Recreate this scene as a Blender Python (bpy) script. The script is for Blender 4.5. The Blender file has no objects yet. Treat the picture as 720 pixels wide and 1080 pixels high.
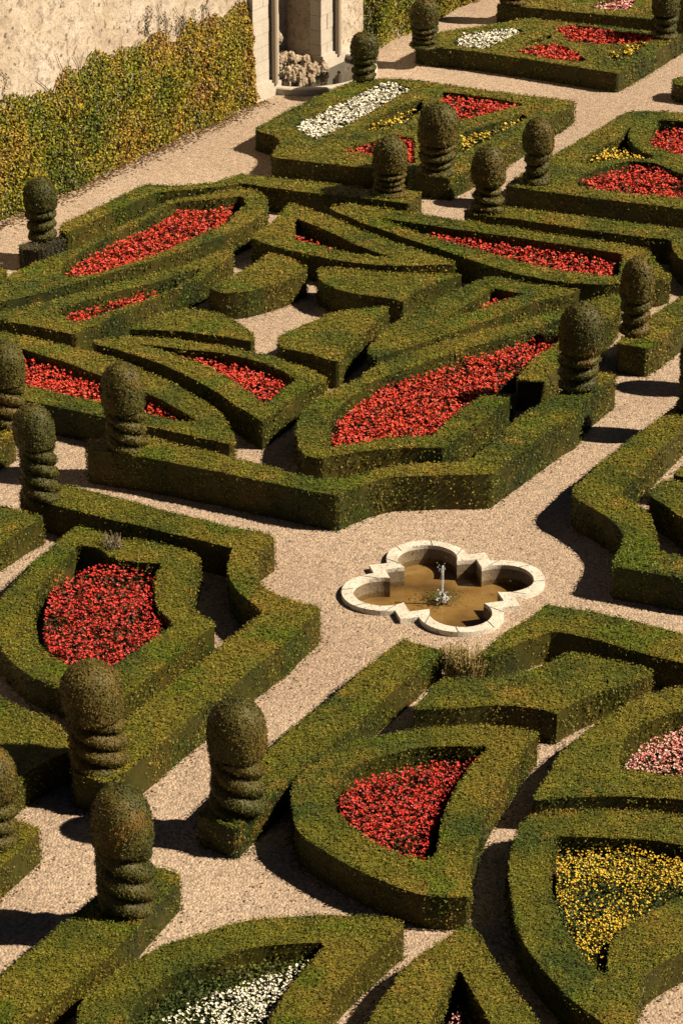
import bpy, math, random
import numpy as np
from mathutils import Vector
from mathutils.geometry import tessellate_polygon
rng = np.random.default_rng(11); random.seed(5)
scene = bpy.context.scene
COL = scene.collection
# ------------------------------------------------------------------ camera
F = 2850.0; PITCH = math.radians(25.2); HC = 20.4
sp, cp = math.sin(PITCH), math.cos(PITCH)
cam = bpy.data.cameras.new('camera'); cam.sensor_fit = 'VERTICAL'; cam.sensor_height = 36
cam.lens = 36 * F / 1080; cam.clip_start = 1; cam.clip_end = 2000
co = bpy.data.objects.new('camera', cam); COL.objects.link(co)
co.location = (0, 0, HC); co.rotation_euler = (math.pi/2 - PITCH, 0, 0)
scene.camera = co
def P(x, y, z=0.0):
    a, b = (x-360)/F, (y-540)/F
    d = (a, cp - b*sp, -sp - b*cp)
    t = (HC - z) / -d[2]
    return np.array([a*t, d[1]*t, z])
def depth(p): return p[1]*cp + (HC-p[2])*sp
def PL(pts, z): return np.array([P(x, y, z) for x, y in pts])
# ------------------------------------------------------------------ world and sun
SUN_AZ = math.radians(-6.5); SUN_EL = math.radians(42.8)   # azimuth measured from +X
w = bpy.data.worlds.new('World'); scene.world = w; w.use_nodes = True
nt = w.node_tree; bg = nt.nodes['Background']
sky = nt.nodes.new('ShaderNodeTexSky'); sky.sky_type = 'NISHITA'; sky.sun_disc = False
sky.sun_elevation = SUN_EL; sky.sun_rotation = math.pi/2 - SUN_AZ
nt.links.new(sky.outputs[0], bg.inputs[0]); bg.inputs[1].default_value = 0.05
sky.air_density = .09; sky.dust_density = .1; sky.ozone_density = .6; sky.altitude = 100
sl = bpy.data.lights.new('sun', 'SUN'); sl.energy = 5.0; sl.angle = math.radians(.5); sl.color = (1, .84, .64)
so = bpy.data.objects.new('sun', sl); COL.objects.link(so)
sd = Vector((math.cos(SUN_AZ)*math.cos(SUN_EL), math.sin(SUN_AZ)*math.cos(SUN_EL), math.sin(SUN_EL)))
so.rotation_euler = sd.to_track_quat('Z', 'Y').to_euler(); so.location = (20, 30, 40)
vs = scene.view_settings; vs.view_transform = 'Standard'; vs.look = 'None'; vs.gamma = 1; vs.exposure = 0.92
scene.cycles.diffuse_bounces = 1; scene.cycles.max_bounces = 8
# ------------------------------------------------------------------ materials
def new_mat(name):
    m = bpy.data.materials.new(name); m.use_nodes = True
    n = m.node_tree; b = n.nodes['Principled BSDF']
    return m, n, b
def N(n, t, **kw):
    o = n.nodes.new(t)
    for k, v in kw.items(): setattr(o, k, v)
    return o
def noise(n, scale, detail=3, rough=.6, vec=None):
    t = N(n, 'ShaderNodeTexNoise'); t.inputs['Scale'].default_value = scale
    t.inputs['Detail'].default_value = detail; t.inputs['Roughness'].default_value = rough
    if vec is None:
        g = N(n, 'ShaderNodeNewGeometry'); vec = g.outputs['Position']
    n.links.new(vec, t.inputs['Vector']); return t.outputs['Fac']
def ramp(n, fac, stops, interp='LINEAR'):
    r = N(n, 'ShaderNodeValToRGB'); r.color_ramp.interpolation = interp
    e = r.color_ramp.elements
    while len(e) < len(stops): e.new(.5)
    for i, (p, c) in enumerate(stops):
        e[i].position = p; e[i].color = tuple(c) + (1,) if len(c) == 3 else c
    n.links.new(fac, r.inputs[0]); return r.outputs[0]
def mix(n, fac, a, b, mode='MIX'):
    m = N(n, 'ShaderNodeMix', data_type='RGBA', blend_type=mode)
    for s, v in ((m.inputs[0], fac), (m.inputs[6], a), (m.inputs[7], b)):
        if isinstance(v, (int, float)): s.default_value = v
        elif isinstance(v, tuple): s.default_value = v + (1,) if len(v) == 3 else v
        else: n.links.new(v, s)
    return m.outputs[2]
def bump(n, b, h, strength, dist):
    k = N(n, 'ShaderNodeBump'); k.inputs['Strength'].default_value = strength; k.inputs['Distance'].default_value = dist
    n.links.new(h, k.inputs['Height']); n.links.new(k.outputs[0], b.inputs['Normal'])
def g3(v): return (v, v, v)
def offs(n):
    g = N(n, 'ShaderNodeNewGeometry'); m_ = N(n, 'ShaderNodeMapping'); m_.inputs['Location'].default_value = (17, 5, 3)
    n.links.new(g.outputs['Position'], m_.inputs[0]); return m_.outputs[0]
def leaf_mat(name, deep, mid, warm, patch=.5, p0=.5, freshp=0., bright=(.2, 1.0, 1.45), s1=.55):
    """foliage: slow patches of age and dryness, quick per-leaf variation from the 'v' attribute"""
    m, n, b = new_mat(name)
    a = N(n, 'ShaderNodeAttribute'); a.attribute_name = 'v'
    at = N(n, 'ShaderNodeAttribute'); at.attribute_name = 'tint'
    c = ramp(n, noise(n, s1, 3, .6), [(.36, deep), (.5, mid), (.66, tuple(.6*x+.4*y for x, y in zip(mid, warm)))])
    w1 = ramp(n, noise(n, 1.15, 5, .74), [(p0, g3(0)), (p0+.09, g3(1))])
    f = N(n, 'ShaderNodeMath', operation='MULTIPLY'); n.links.new(w1, f.inputs[0]); f.inputs[1].default_value = patch
    c = mix(n, f.outputs[0], c, warm)
    fresh = tuple(x*y for x, y in zip(mid, (.66, .95, .55)))
    c = mix(n, ramp(n, noise(n, .95, 2, .4, offs(n)), [(.61, g3(0)), (.64, g3(freshp))]), c, fresh)
    fine = ramp(n, noise(n, 5, 5, .8), [(.32, g3(.62)), (.5, g3(1)), (.68, g3(1.3))])
    c = mix(n, 1.0, c, fine, 'MULTIPLY')
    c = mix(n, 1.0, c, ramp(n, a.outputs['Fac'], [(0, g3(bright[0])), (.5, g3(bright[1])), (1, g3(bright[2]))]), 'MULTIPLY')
    c = mix(n, 1.0, c, ramp(n, at.outputs['Fac'], [(0, (.9, 1.08, .95)), (.6, g3(1)), (1, (1.12, .99, .85))]), 'MULTIPLY')
    n.links.new(c, b.inputs['Base Color']); b.inputs['Roughness'].default_value = .62
    b.inputs['Specular IOR Level'].default_value = .25
    bump(n, b, noise(n, 42, 3, .65), .3, .015)
    return m
M = {}
M['hedge'] = leaf_mat('box_foliage', (.066, .090, .010), (.158, .150, .012), (.30, .195, .028), patch=.75, p0=.55, freshp=.8)
M['topiary'] = leaf_mat('yew_foliage', (.082, .084, .014), (.135, .118, .020), (.26, .135, .02), patch=.6, p0=.55, bright=(.55, 1, 1.5))
M['bronze'] = leaf_mat('bronze_bed_foliage', (.08, .035, .012), (.13, .055, .016), (.11, .10, .02), patch=.4)
M['bedleaf'] = leaf_mat('bed_foliage', (.05, .08, .015), (.09, .12, .018), (.14, .13, .03), patch=.3)
M['dry'] = leaf_mat('dry_foliage', (.30, .26, .07), (.48, .38, .11), (.6, .44, .16))
M['drygrey'] = leaf_mat('weathered_foliage', (.055, .052, .03), (.09, .08, .04), (.13, .1, .05))
def creeper_mat():
    m, n, b = new_mat('creeper_leaves')
    a = N(n, 'ShaderNodeAttribute'); a.attribute_name = 'v'
    at = N(n, 'ShaderNodeAttribute'); at.attribute_name = 'tint'
    h = N(n, 'ShaderNodeMath', operation='ADD'); n.links.new(noise(n, .42, 4, .65), h.inputs[0])
    k = N(n, 'ShaderNodeMath', operation='MULTIPLY'); n.links.new(at.outputs['Fac'], k.inputs[0]); k.inputs[1].default_value = .32
    n.links.new(k.outputs[0], h.inputs[1])
    c = ramp(n, h.outputs[0], [(.44, (.055, .090, .006)), (.60, (.17, .185, .010)), (.74, (.34, .25, .02)), (.86, (.36, .19, .04)), (1.0, (.30, .10, .05))])
    c = mix(n, 1.0, c, ramp(n, a.outputs['Fac'], [(0, g3(.28)), (.5, g3(.9)), (1, g3(1.8))]), 'MULTIPLY')
    n.links.new(c, b.inputs['Base Color']); b.inputs['Roughness'].default_value = .6; b.inputs['Specular IOR Level'].default_value = .15
    return m
M['creeper'] = creeper_mat()
def petal(name, a_, b_, c_):
    m, n, b = new_mat(name)
    a = N(n, 'ShaderNodeAttribute'); a.attribute_name = 'v'
    c = ramp(n, a.outputs['Fac'], [(0, a_), (.5, b_), (1, c_)])
    n.links.new(c, b.inputs['Base Color']); b.inputs['Roughness'].default_value = .55
    return m
M['red'] = petal('red_petals', (.26, .008, .004), (.82, .042, .014), (.95, .115, .035))
M['dred'] = petal('deep_red_petals', (.14, .003, .003), (.68, .022, .012), (.88, .065, .03))
M['yellow'] = petal('yellow_petals', (.7, .38, .01), (.9, .60, .015), (.95, .78, .10))
M['white'] = petal('white_petals', (.6, .56, .4), (.8, .77, .62), (.88, .86, .78))
M['pink'] = petal('pink_petals', (.6, .14, .13), (.9, .38, .34), (.95, .62, .55))
def gravel():
    m, n, b = new_mat('gravel')
    base = ramp(n, noise(n, .22, 4, .6), [(.3, (.53, .385, .27)), (.5, (.59, .445, .315)), (.7, (.66, .505, .365))])
    v = N(n, 'ShaderNodeTexVoronoi'); v.inputs['Scale'].default_value = 26
    g = N(n, 'ShaderNodeNewGeometry'); n.links.new(g.outputs['Position'], v.inputs['Vector'])
    sep = N(n, 'ShaderNodeSeparateColor'); n.links.new(v.outputs['Color'], sep.inputs[0])
    c = mix(n, 1.0, base, ramp(n, sep.outputs[0], [(0, g3(.58)), (.35, g3(.9)), (.8, g3(1.12)), (1, g3(1.35))]), 'MULTIPLY')
    c = mix(n, 1.0, c, ramp(n, noise(n, 9, 5, .8), [(.3, g3(.68)), (.5, g3(1.0)), (.7, g3(1.18))]), 'MULTIPLY')
    c = mix(n, ramp(n, noise(n, 2.2, 5, .75), [(.60, g3(0)), (.75, g3(.45))]), c, (.24, .17, .10))
    n.links.new(c, b.inputs['Base Color']); b.inputs['Roughness'].default_value = .9
    h = N(n, 'ShaderNodeMath', operation='MULTIPLY_ADD'); n.links.new(v.outputs['Distance'], h.inputs[0]); h.inputs[1].default_value = -1.2
    n.links.new(noise(n, 14, 5, .8), h.inputs[2])
    bump(n, b, h.outputs[0], .55, .035)
    return m
M['gravel'] = gravel()
def stone(name, lo, hi, dark, s=1.0, pits=.62, bm=.5):
    m, n, b = new_mat(name)
    c = ramp(n, noise(n, 1.3*s, 6, .7), [(.3, lo), (.7, hi)])
    c = mix(n, ramp(n, noise(n, 9*s, 4, .7), [(pits, g3(0)), (pits+.06, g3(.85))]), c, dark)
    c = mix(n, 1.0, c, ramp(n, noise(n, 24*s, 3, .7), [(.3, g3(.8)), (.7, g3(1.12))]), 'MULTIPLY')
    n.links.new(c, b.inputs['Base Color']); b.inputs['Roughness'].default_value = .85
    bump(n, b, noise(n, 14*s, 5, .75), bm, .05)
    return m
M['rim'] = stone('rim_stone', (.62, .55, .44), (.92, .87, .76), (.20, .16, .11), 2.2, .57, .6)
M['ashlar'] = stone('ashlar', (.70, .62, .50), (.86, .79, .66), (.35, .29, .2), .8, .68, .3)
M['basinwall'] = stone('basin_wall', (.26, .19, .11), (.42, .33, .21), (.08, .06, .04), 1.6, .6, .5)
M['rock'] = stone('rockwork', (.60, .46, .30), (.86, .70, .50), (.10, .07, .04), 1.6, .56, 1.0)
def rubble():
    m, n, b = new_mat('rubble_render')
    g = N(n, 'ShaderNodeNewGeometry')
    v = N(n, 'ShaderNodeTexVoronoi'); v.inputs['Scale'].default_value = 4.6; n.links.new(g.outputs['Position'], v.inputs['Vector'])
    v.inputs['Randomness'].default_value = 1
    sep = N(n, 'ShaderNodeSeparateColor'); n.links.new(v.outputs['Color'], sep.inputs[0])
    c = ramp(n, noise(n, .55, 5, .65), [(.3, (.62, .48, .33)), (.5, (.76, .63, .47)), (.7, (.84, .74, .60))])
    c = mix(n, 1.0, c, ramp(n, sep.outputs[0], [(0, g3(.93)), (.5, g3(1.0)), (1, g3(1.05))]), 'MULTIPLY')
    c = mix(n, ramp(n, noise(n, 4.2, 6, .8), [(.545, g3(0)), (.60, g3(.7))]), c, (.20, .14, .09))
    c = mix(n, ramp(n, noise(n, 8, 5, .75), [(.60, g3(0)), (.64, g3(.85))]), c, (.10, .07, .045))
    c = mix(n, ramp(n, noise(n, 1.7, 6, .75, offs(n)), [(.48, g3(0)), (.62, g3(.6))]), c, (.46, .38, .28))
    c = mix(n, 1.0, c, ramp(n, noise(n, 12, 5, .85), [(.32, g3(.42)), (.47, g3(.98)), (.65, g3(1.14))]), 'MULTIPLY')
    v2 = N(n, 'ShaderNodeTexVoronoi'); v2.inputs['Scale'].default_value = 3.4; n.links.new(offs(n), v2.inputs['Vector'])
    vd = N(n, 'ShaderNodeMath', operation='MULTIPLY_ADD'); n.links.new(noise(n, 9, 3, .6), vd.inputs[0]); vd.inputs[1].default_value = .75; n.links.new(v2.outputs['Distance'], vd.inputs[2])
    c = mix(n, ramp(n, vd.outputs[0], [(.48, g3(.8)), (.53, g3(0))]), c, (.11, .075, .05))
    n.links.new(c, b.inputs['Base Color']); b.inputs['Roughness'].default_value = .9
    h = N(n, 'ShaderNodeMath', operation='MULTIPLY_ADD'); n.links.new(v.outputs['Distance'], h.inputs[0]); h.inputs[1].default_value = -.15
    n.links.new(noise(n, 8, 5, .75), h.inputs[2]); bump(n, b, h.outputs[0], .5, .09)
    return m
M['rubble'] = rubble()
def simple(name, c, r=.6, metal=0):
    m, n, b = new_mat(name); b.inputs['Base Color'].default_value = c + (1,); b.inputs['Roughness'].default_value = r
    b.inputs['Metallic'].default_value = metal; return m
def floor_mat():
    m, n, b = new_mat('silted_shadowed_floor')
    c = ramp(n, noise(n, .9, 3, .55), [(.36, (.20, .115, .04)), (.48, (.40, .25, .085)), (.6, (.54, .36, .14))])  # ochre silt; the darkest patches put water shadows into the colour
    n.links.new(c, b.inputs['Base Color']); b.inputs['Roughness'].default_value = .8
    return m
M['floor'] = floor_mat()
def water_mat():
    m, n, b = new_mat('clear_water')
    out = n.nodes['Material Output']; n.nodes.remove(b)
    tr = N(n, 'ShaderNodeBsdfTransparent'); tr.inputs[0].default_value = (.93, .88, .74, 1)
    gl = N(n, 'ShaderNodeBsdfGlossy'); gl.inputs['Roughness'].default_value = .03
    fr = N(n, 'ShaderNodeFresnel'); fr.inputs[0].default_value = 1.33
    bp = N(n, 'ShaderNodeBump'); bp.inputs['Strength'].default_value = .12; bp.inputs['Distance'].default_value = .01
    n.links.new(noise(n, 8, 3, .6), bp.inputs['Height'])
    n.links.new(bp.outputs[0], gl.inputs['Normal']); n.links.new(bp.outputs[0], fr.inputs['Normal'])
    mx = N(n, 'ShaderNodeMixShader'); n.links.new(fr.outputs[0], mx.inputs[0]); n.links.new(tr.outputs[0], mx.inputs[1]); n.links.new(gl.outputs[0], mx.inputs[2])
    n.links.new(mx.outputs[0], out.inputs['Surface']); return m
M['water'] = water_mat()
M['foam'] = simple('water_spray', (.8, .82, .82), .2); M['foam'].node_tree.nodes['Principled BSDF'].inputs['Alpha'].default_value = .5
M['pipe'] = simple('dull_metal', (.12, .11, .09), .5, .6)
M['lead'] = simple('lead_grey', (.52, .42, .3), .6)
# ------------------------------------------------------------------ mesh accumulator (numpy)
class MB:
    def __init__(s): s.v = []; s.f = []; s.nv = 0; s.attr = []; s.tint = []; s.mi = []
    def add(s, V, Fc, v=.5, t=.5, mi=0):
        V = np.asarray(V, float).reshape(-1, 3); Fc = np.asarray(Fc, int)
        s.v.append(V); s.f.append(Fc + s.nv); s.nv += len(V)
        n = len(Fc)
        s.attr.append(np.broadcast_to(np.asarray(v, float), (n,)).copy()); s.tint.append(np.broadcast_to(np.asarray(t, float), (n,)).copy())
        s.mi.append(np.full(n, mi))
    def build(s, name, mats, parent=None, origin=None, smooth=False):
        V = np.concatenate(s.v)
        if parent is not None: origin = np.array(parent['_o'])
        if origin is None:
            mn, mx = V.min(0), V.max(0); origin = np.array([(mn[0]+mx[0])/2, (mn[1]+mx[1])/2, mn[2]])
        origin = np.asarray(origin, float)
        me = bpy.data.meshes.new(name)
        me.vertices.add(len(V)); me.vertices.foreach_set('co', (V-origin).astype(np.float32).ravel())
        tot = np.concatenate([np.full(len(f), f.shape[1]) for f in s.f])
        lv = np.concatenate([f.ravel() for f in s.f])
        me.loops.add(len(lv)); me.loops.foreach_set('vertex_index', lv.astype(np.int32))
        st = np.concatenate([[0], np.cumsum(tot)[:-1]])
        me.polygons.add(len(tot)); me.polygons.foreach_set('loop_start', st.astype(np.int32)); me.polygons.foreach_set('loop_total', tot.astype(np.int32))
        for nm, arr in (('v', s.attr), ('tint', s.tint)):
            a = me.attributes.new(nm, 'FLOAT', 'FACE'); a.data.foreach_set('value', np.concatenate(arr).astype(np.float32))
        if not isinstance(mats, (list, tuple)): mats = [mats]
        for m_ in mats: me.materials.append(m_)
        me.polygons.foreach_set('material_index', np.concatenate(s.mi).astype(np.int32))
        me.update(calc_edges=True); me.validate()
        me.polygons.foreach_set('use_smooth', np.full(len(tot), bool(smooth)))
        o = bpy.data.objects.new(name, me); COL.objects.link(o)
        if parent is not None: o.parent = parent
        else: o.location = origin
        return o
def tag(o, label=None, cat=None, group=None, kind=None):
    if label: o['label'] = label
    if cat: o['category'] = cat
    if group: o['group'] = group
    if kind: o['kind'] = kind
    return o
def empty(name, loc):
    o = bpy.data.objects.new(name, None); COL.objects.link(o); o.location = loc; o.empty_display_size = .3
    o['_o'] = [float(c) for c in loc]; return o
def unit(a): return a / np.maximum(np.linalg.norm(a, axis=-1, keepdims=True), 1e-9)
def leaves(mb, C, Nn, L, W, jit=.6, v=None, t=None, mi=0):
    n = len(C)
    if n == 0: return
    Nn = unit(Nn + rng.normal(0, jit, (n, 3)))
    T = unit(np.cross(Nn, rng.normal(0, 1, (n, 3)))); B = np.cross(Nn, T)
    L = np.broadcast_to(L, (n,))[:, None]*rng.uniform(.65, 1.3, (n, 1)); Wd = np.broadcast_to(W, (n,))[:, None]*rng.uniform(.7, 1.25, (n, 1))
    V = np.stack([C-T*L/2, C-B*Wd/2+T*L*.08, C+T*L/2, C+B*Wd/2+T*L*.08], 1)
    mb.add(V, np.arange(4*n).reshape(n, 4), rng.uniform(0, 1, n) if v is None else v, rng.uniform(0, 1, n) if t is None else t, mi)
def smoothnoise(p, s, seed=0):
    r = np.random.default_rng(seed); out = np.zeros(len(p))
    for k in range(5):
        d = r.normal(0, 1, p.shape[1]); d /= np.linalg.norm(d)
        out += np.sin(p @ d * s * r.uniform(.6, 1.7) + r.uniform(0, 6.3))
    return out/5
# ------------------------------------------------------------------ outlines
def round_poly(p, cut=.065, step=.18):
    n = len(p); out = []
    for i in range(n):
        a, b, c = p[i-1], p[i], p[(i+1) % n]
        la, lc = np.linalg.norm(a-b), np.linalg.norm(c-b)
        ua, uc = (a-b)/max(la, 1e-6), (c-b)/max(lc, 1e-6)
        straight = -float(ua @ uc)          # 1 = straight on
        k = cut if straight < .8 else .35*min(la, lc)
        out.append(b + ua*min(k, .35*la)); out.append(b + uc*min(k, .35*lc))
    res = []
    for i in range(len(out)):
        a, b = out[i], out[(i+1) % len(out)]
        m_ = max(1, int(np.linalg.norm(b-a)/step))
        for j in range(m_): res.append(a + (b-a)*j/m_)
    res = np.array(res); q = res.copy()
    q[:, 0] += .028*smoothnoise(res[:, :2], 4, 3)+.012*smoothnoise(res[:, :2], 11, 5); q[:, 1] += .028*smoothnoise(res[:, :2], 4, 4)+.012*smoothnoise(res[:, :2], 11, 6)
    return q
def area2(p): x, y = p[:, 0], p[:, 1]; return .5*float(np.sum(x*np.roll(y, -1)-np.roll(x, -1)*y))
def orient(p, ccw=True): return p if (area2(p) > 0) == ccw else p[::-1].copy()
def tess(loops):
    tr = tessellate_polygon([[Vector(q) for q in l] for l in loops])
    V = np.concatenate(loops); T = np.array(tr)
    a, b, c = V[T[:, 0]], V[T[:, 1]], V[T[:, 2]]
    ar = .5*((b-a)[:, 0]*(c-a)[:, 1]-(b-a)[:, 1]*(c-a)[:, 0])
    T[ar < 0] = T[ar < 0][:, ::-1]; ar = np.abs(ar); keep = ar > 1e-7
    return V, T[keep], ar[keep]
def sample_tris(V, T, ar, n):
    idx = rng.choice(len(T), n, p=ar/ar.sum()); u, v = rng.uniform(0, 1, n), rng.uniform(0, 1, n)
    s = u+v > 1; u[s], v[s] = 1-u[s], 1-v[s]
    a, b, c = V[T[idx, 0]], V[T[idx, 1]], V[T[idx, 2]]
    return a + (b-a)*u[:, None] + (c-a)*v[:, None]
COVER = 1.0
SOIL = []; BASE = []
def hedge(outer, holes=(), h=.61, label='', mat='hedge', name='box_hedge', group='clipped box hedges of the parterre', shag=1.0, zb=0.0):
    loops = [orient(round_poly(PL(outer, h)))] + [orient(round_poly(PL(q, h)), False) for q in holes]
    SOIL.extend([(PL(q, h)[:, :2]) for q in holes])
    mb = MB()
    V, T, ar = tess(loops)
    Z = float(np.mean([depth(q) for q in V])); px = Z/F
    # body: slightly inside the leaf shell
    ins = []
    for l in loops:
        e = np.roll(l, -1, 0)-np.roll(l, 1, 0); nn = unit(np.stack([e[:, 1], -e[:, 0], 0*e[:, 0]], 1)); ins.append(l-nn*.022)
    VB, TB, _ = tess(ins); VB = VB.copy(); VB[:, 2] = h-.026
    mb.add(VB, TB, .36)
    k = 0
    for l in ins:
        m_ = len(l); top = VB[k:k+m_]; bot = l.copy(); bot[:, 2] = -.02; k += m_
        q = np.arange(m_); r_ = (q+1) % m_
        mb.add(np.concatenate([top, bot]), np.stack([q+m_, r_+m_, r_, q], 1), .06)  # sides darker than top: woody interior, with gap shade put into the colour
    L, W = 2.45*px, 1.75*px
    dens = .62*COVER/(.5*L*W)
    n = int(ar.sum()*dens)
    C = sample_tris(V, T, ar, n)
    C[:, 2] = h + .012*smoothnoise(C[:, :2], 2.2, 1) + .012*smoothnoise(C[:, :2], 9, 2) + rng.uniform(-.02, .016, n)*shag
    leaves(mb, C, np.tile([0, 0, 1.], (n, 1)), L, W, .33)
    BASE.append(loops[0])
    for l in loops:
        a = l; b = np.roll(l, -1, 0); d = b-a; ln = np.linalg.norm(d, axis=1)
        n = int(ln.sum()*h*dens*.7)
        if n < 1: continue
        i = rng.choice(len(l), n, p=ln/ln.sum()); t = rng.uniform(0, 1, n)[:, None]
        C = a[i] + d[i]*t; nn = unit(np.stack([d[i, 1], -d[i, 0], 0*d[i, 0]], 1))
        C[:, 2] = rng.uniform(.0, h, n)
        bulge = .03*smoothnoise(np.stack([C[:, 0]+C[:, 1], C[:, 2]*1.5, C[:, 0]-C[:, 1]], 1), 3.0, 7)
        near_top = np.clip((C[:, 2]-(h-.07))/.07, 0, 1)
        keep = (smoothnoise(np.stack([C[:, 0]+C[:, 1], C[:, 2]*1.1, C[:, 0]-C[:, 1]], 1), 8.0, 8) + rng.normal(0, .22, n)) > -.42
        C, nn, bulge, near_top, n = C[keep], nn[keep], bulge[keep], near_top[keep], int(keep.sum())
        bulge = bulge + .018*smoothnoise(np.stack([C[:, 0]+C[:, 1], C[:, 2]*1.3, C[:, 0]-C[:, 1]], 1), 9.0, 17)
        C += nn*(bulge + rng.uniform(-.035, .022, n)*shag - .05*near_top**2)[:, None]
        leaves(mb, C, nn*1.0, L, W, .75, v=rng.beta(1.6, 2.2, n))
    o = mb.build(name, M[mat]); tag(o, label, 'hedge', group)
    return o
def flat_bed_poly(poly, z0, inset):
    p = PL(poly, z0); p[:, 2] = 0; p = orient(round_poly(p, .05))
    e = np.roll(p, -1, 0)-np.roll(p, 1, 0); nn = unit(np.stack([e[:, 1], -e[:, 0], 0*e[:, 0]], 1))
    return p-nn*inset
def flower_bed(poly, colour, label, zt=.40, hedge_h=.58, inset=.05, cover=.92, size=1.0, fol=None, group='beds of flowers inside the hedges', relax=.35):
    p = flat_bed_poly(poly, hedge_h, inset)
    V, T, ar = tess([p]); A = ar.sum(); Z = depth(V.mean(0)); px = Z/F
    c = V.mean(0); root = empty('flower_bed', (c[0], c[1], 0)); tag(root, label, 'flower bed', group)
    mb = MB()
    VB = V.copy(); VB[:, 2] = zt-.17; mb.add(VB, T, .15)
    m_ = len(p); bot = p.copy(); bot[:, 2] = -.01; q = np.arange(m_); r_ = (q+1) % m_
    mb.add(np.concatenate([VB[:m_], bot]), np.stack([q+m_, r_+m_, r_, q], 1), .15)
    Vf, Tf, arf = V, T, ar
    if fol is not None:
        pf = flat_bed_poly(fol, hedge_h, .03); Vf, Tf, arf = tess([pf]); A0_ = A; A = arf.sum()
        Vg = Vf.copy(); Vg[:, 2] = zt-.2; mb.add(Vg, Tf, .15)
    L = 4.2*px; n = int(A*1.3/(.3*L*L)); C = sample_tris(Vf, Tf, arf, n)
    C[:, 2] = zt-.10 + .03*smoothnoise(C[:, :2], 6, 9) + rng.uniform(-.07, .05, n)
    leaves(mb, C, np.tile([0, 0, 1.], (n, 1)), L, L*.6, .8)
    o = mb.build('foliage', M['bronze' if colour in ('red', 'dred') else 'bedleaf'], root); o['kind'] = 'stuff'
    A = ar.sum()
    # blossoms: little five-petalled cups
    mb = MB(); R = 1.8*px*size
    n = int(A*cover/(1.7*R*R)); C = sample_tris(V, T, ar, n)
    gap = smoothnoise(C[:, :2], 5, 12) + rng.normal(0, .25, n); C = C[gap > -.55+max(0, .8-cover)*.9]; n = len(C)
    C[:, 2] = zt + .035*smoothnoise(C[:, :2], 6, 9) + rng.uniform(-.07, .06, n)
    Nn = unit(np.array([.25, 0, 1.]) + rng.normal(0, .33, (n, 3)))
    Tt = unit(np.cross(Nn, rng.normal(0, 1, (n, 3)))); B = np.cross(Nn, Tt)
    Rr = R*rng.uniform(.6, 1.3, (n, 1)); pts = [C - Nn*Rr*.3]
    for k in range(10):
        a = k*math.pi/5; rr = Rr*(1.0 if k % 2 == 0 else .55)*rng.uniform(.8, 1.2, (n, 1))
        pts.append(C + (Tt*math.cos(a)+B*math.sin(a))*rr + Nn*Rr*rng.uniform(-.1, .35, (n, 1)))
    VV = np.stack(pts, 1); base = (np.arange(n)*11)[:, None]
    fs = np.concatenate([np.concatenate([base, base+1+k, base+1+(k+1) % 10], 1) for k in range(10)])
    vv = rng.uniform(0, 1, n)
    mb.add(VV, fs, np.clip(np.tile(vv, 10)+rng.normal(0, .12, 10*n), 0, 1))
    o = mb.build('blossoms', M[colour], root); o['kind'] = 'stuff'
    del root['_o']
    return root
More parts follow.
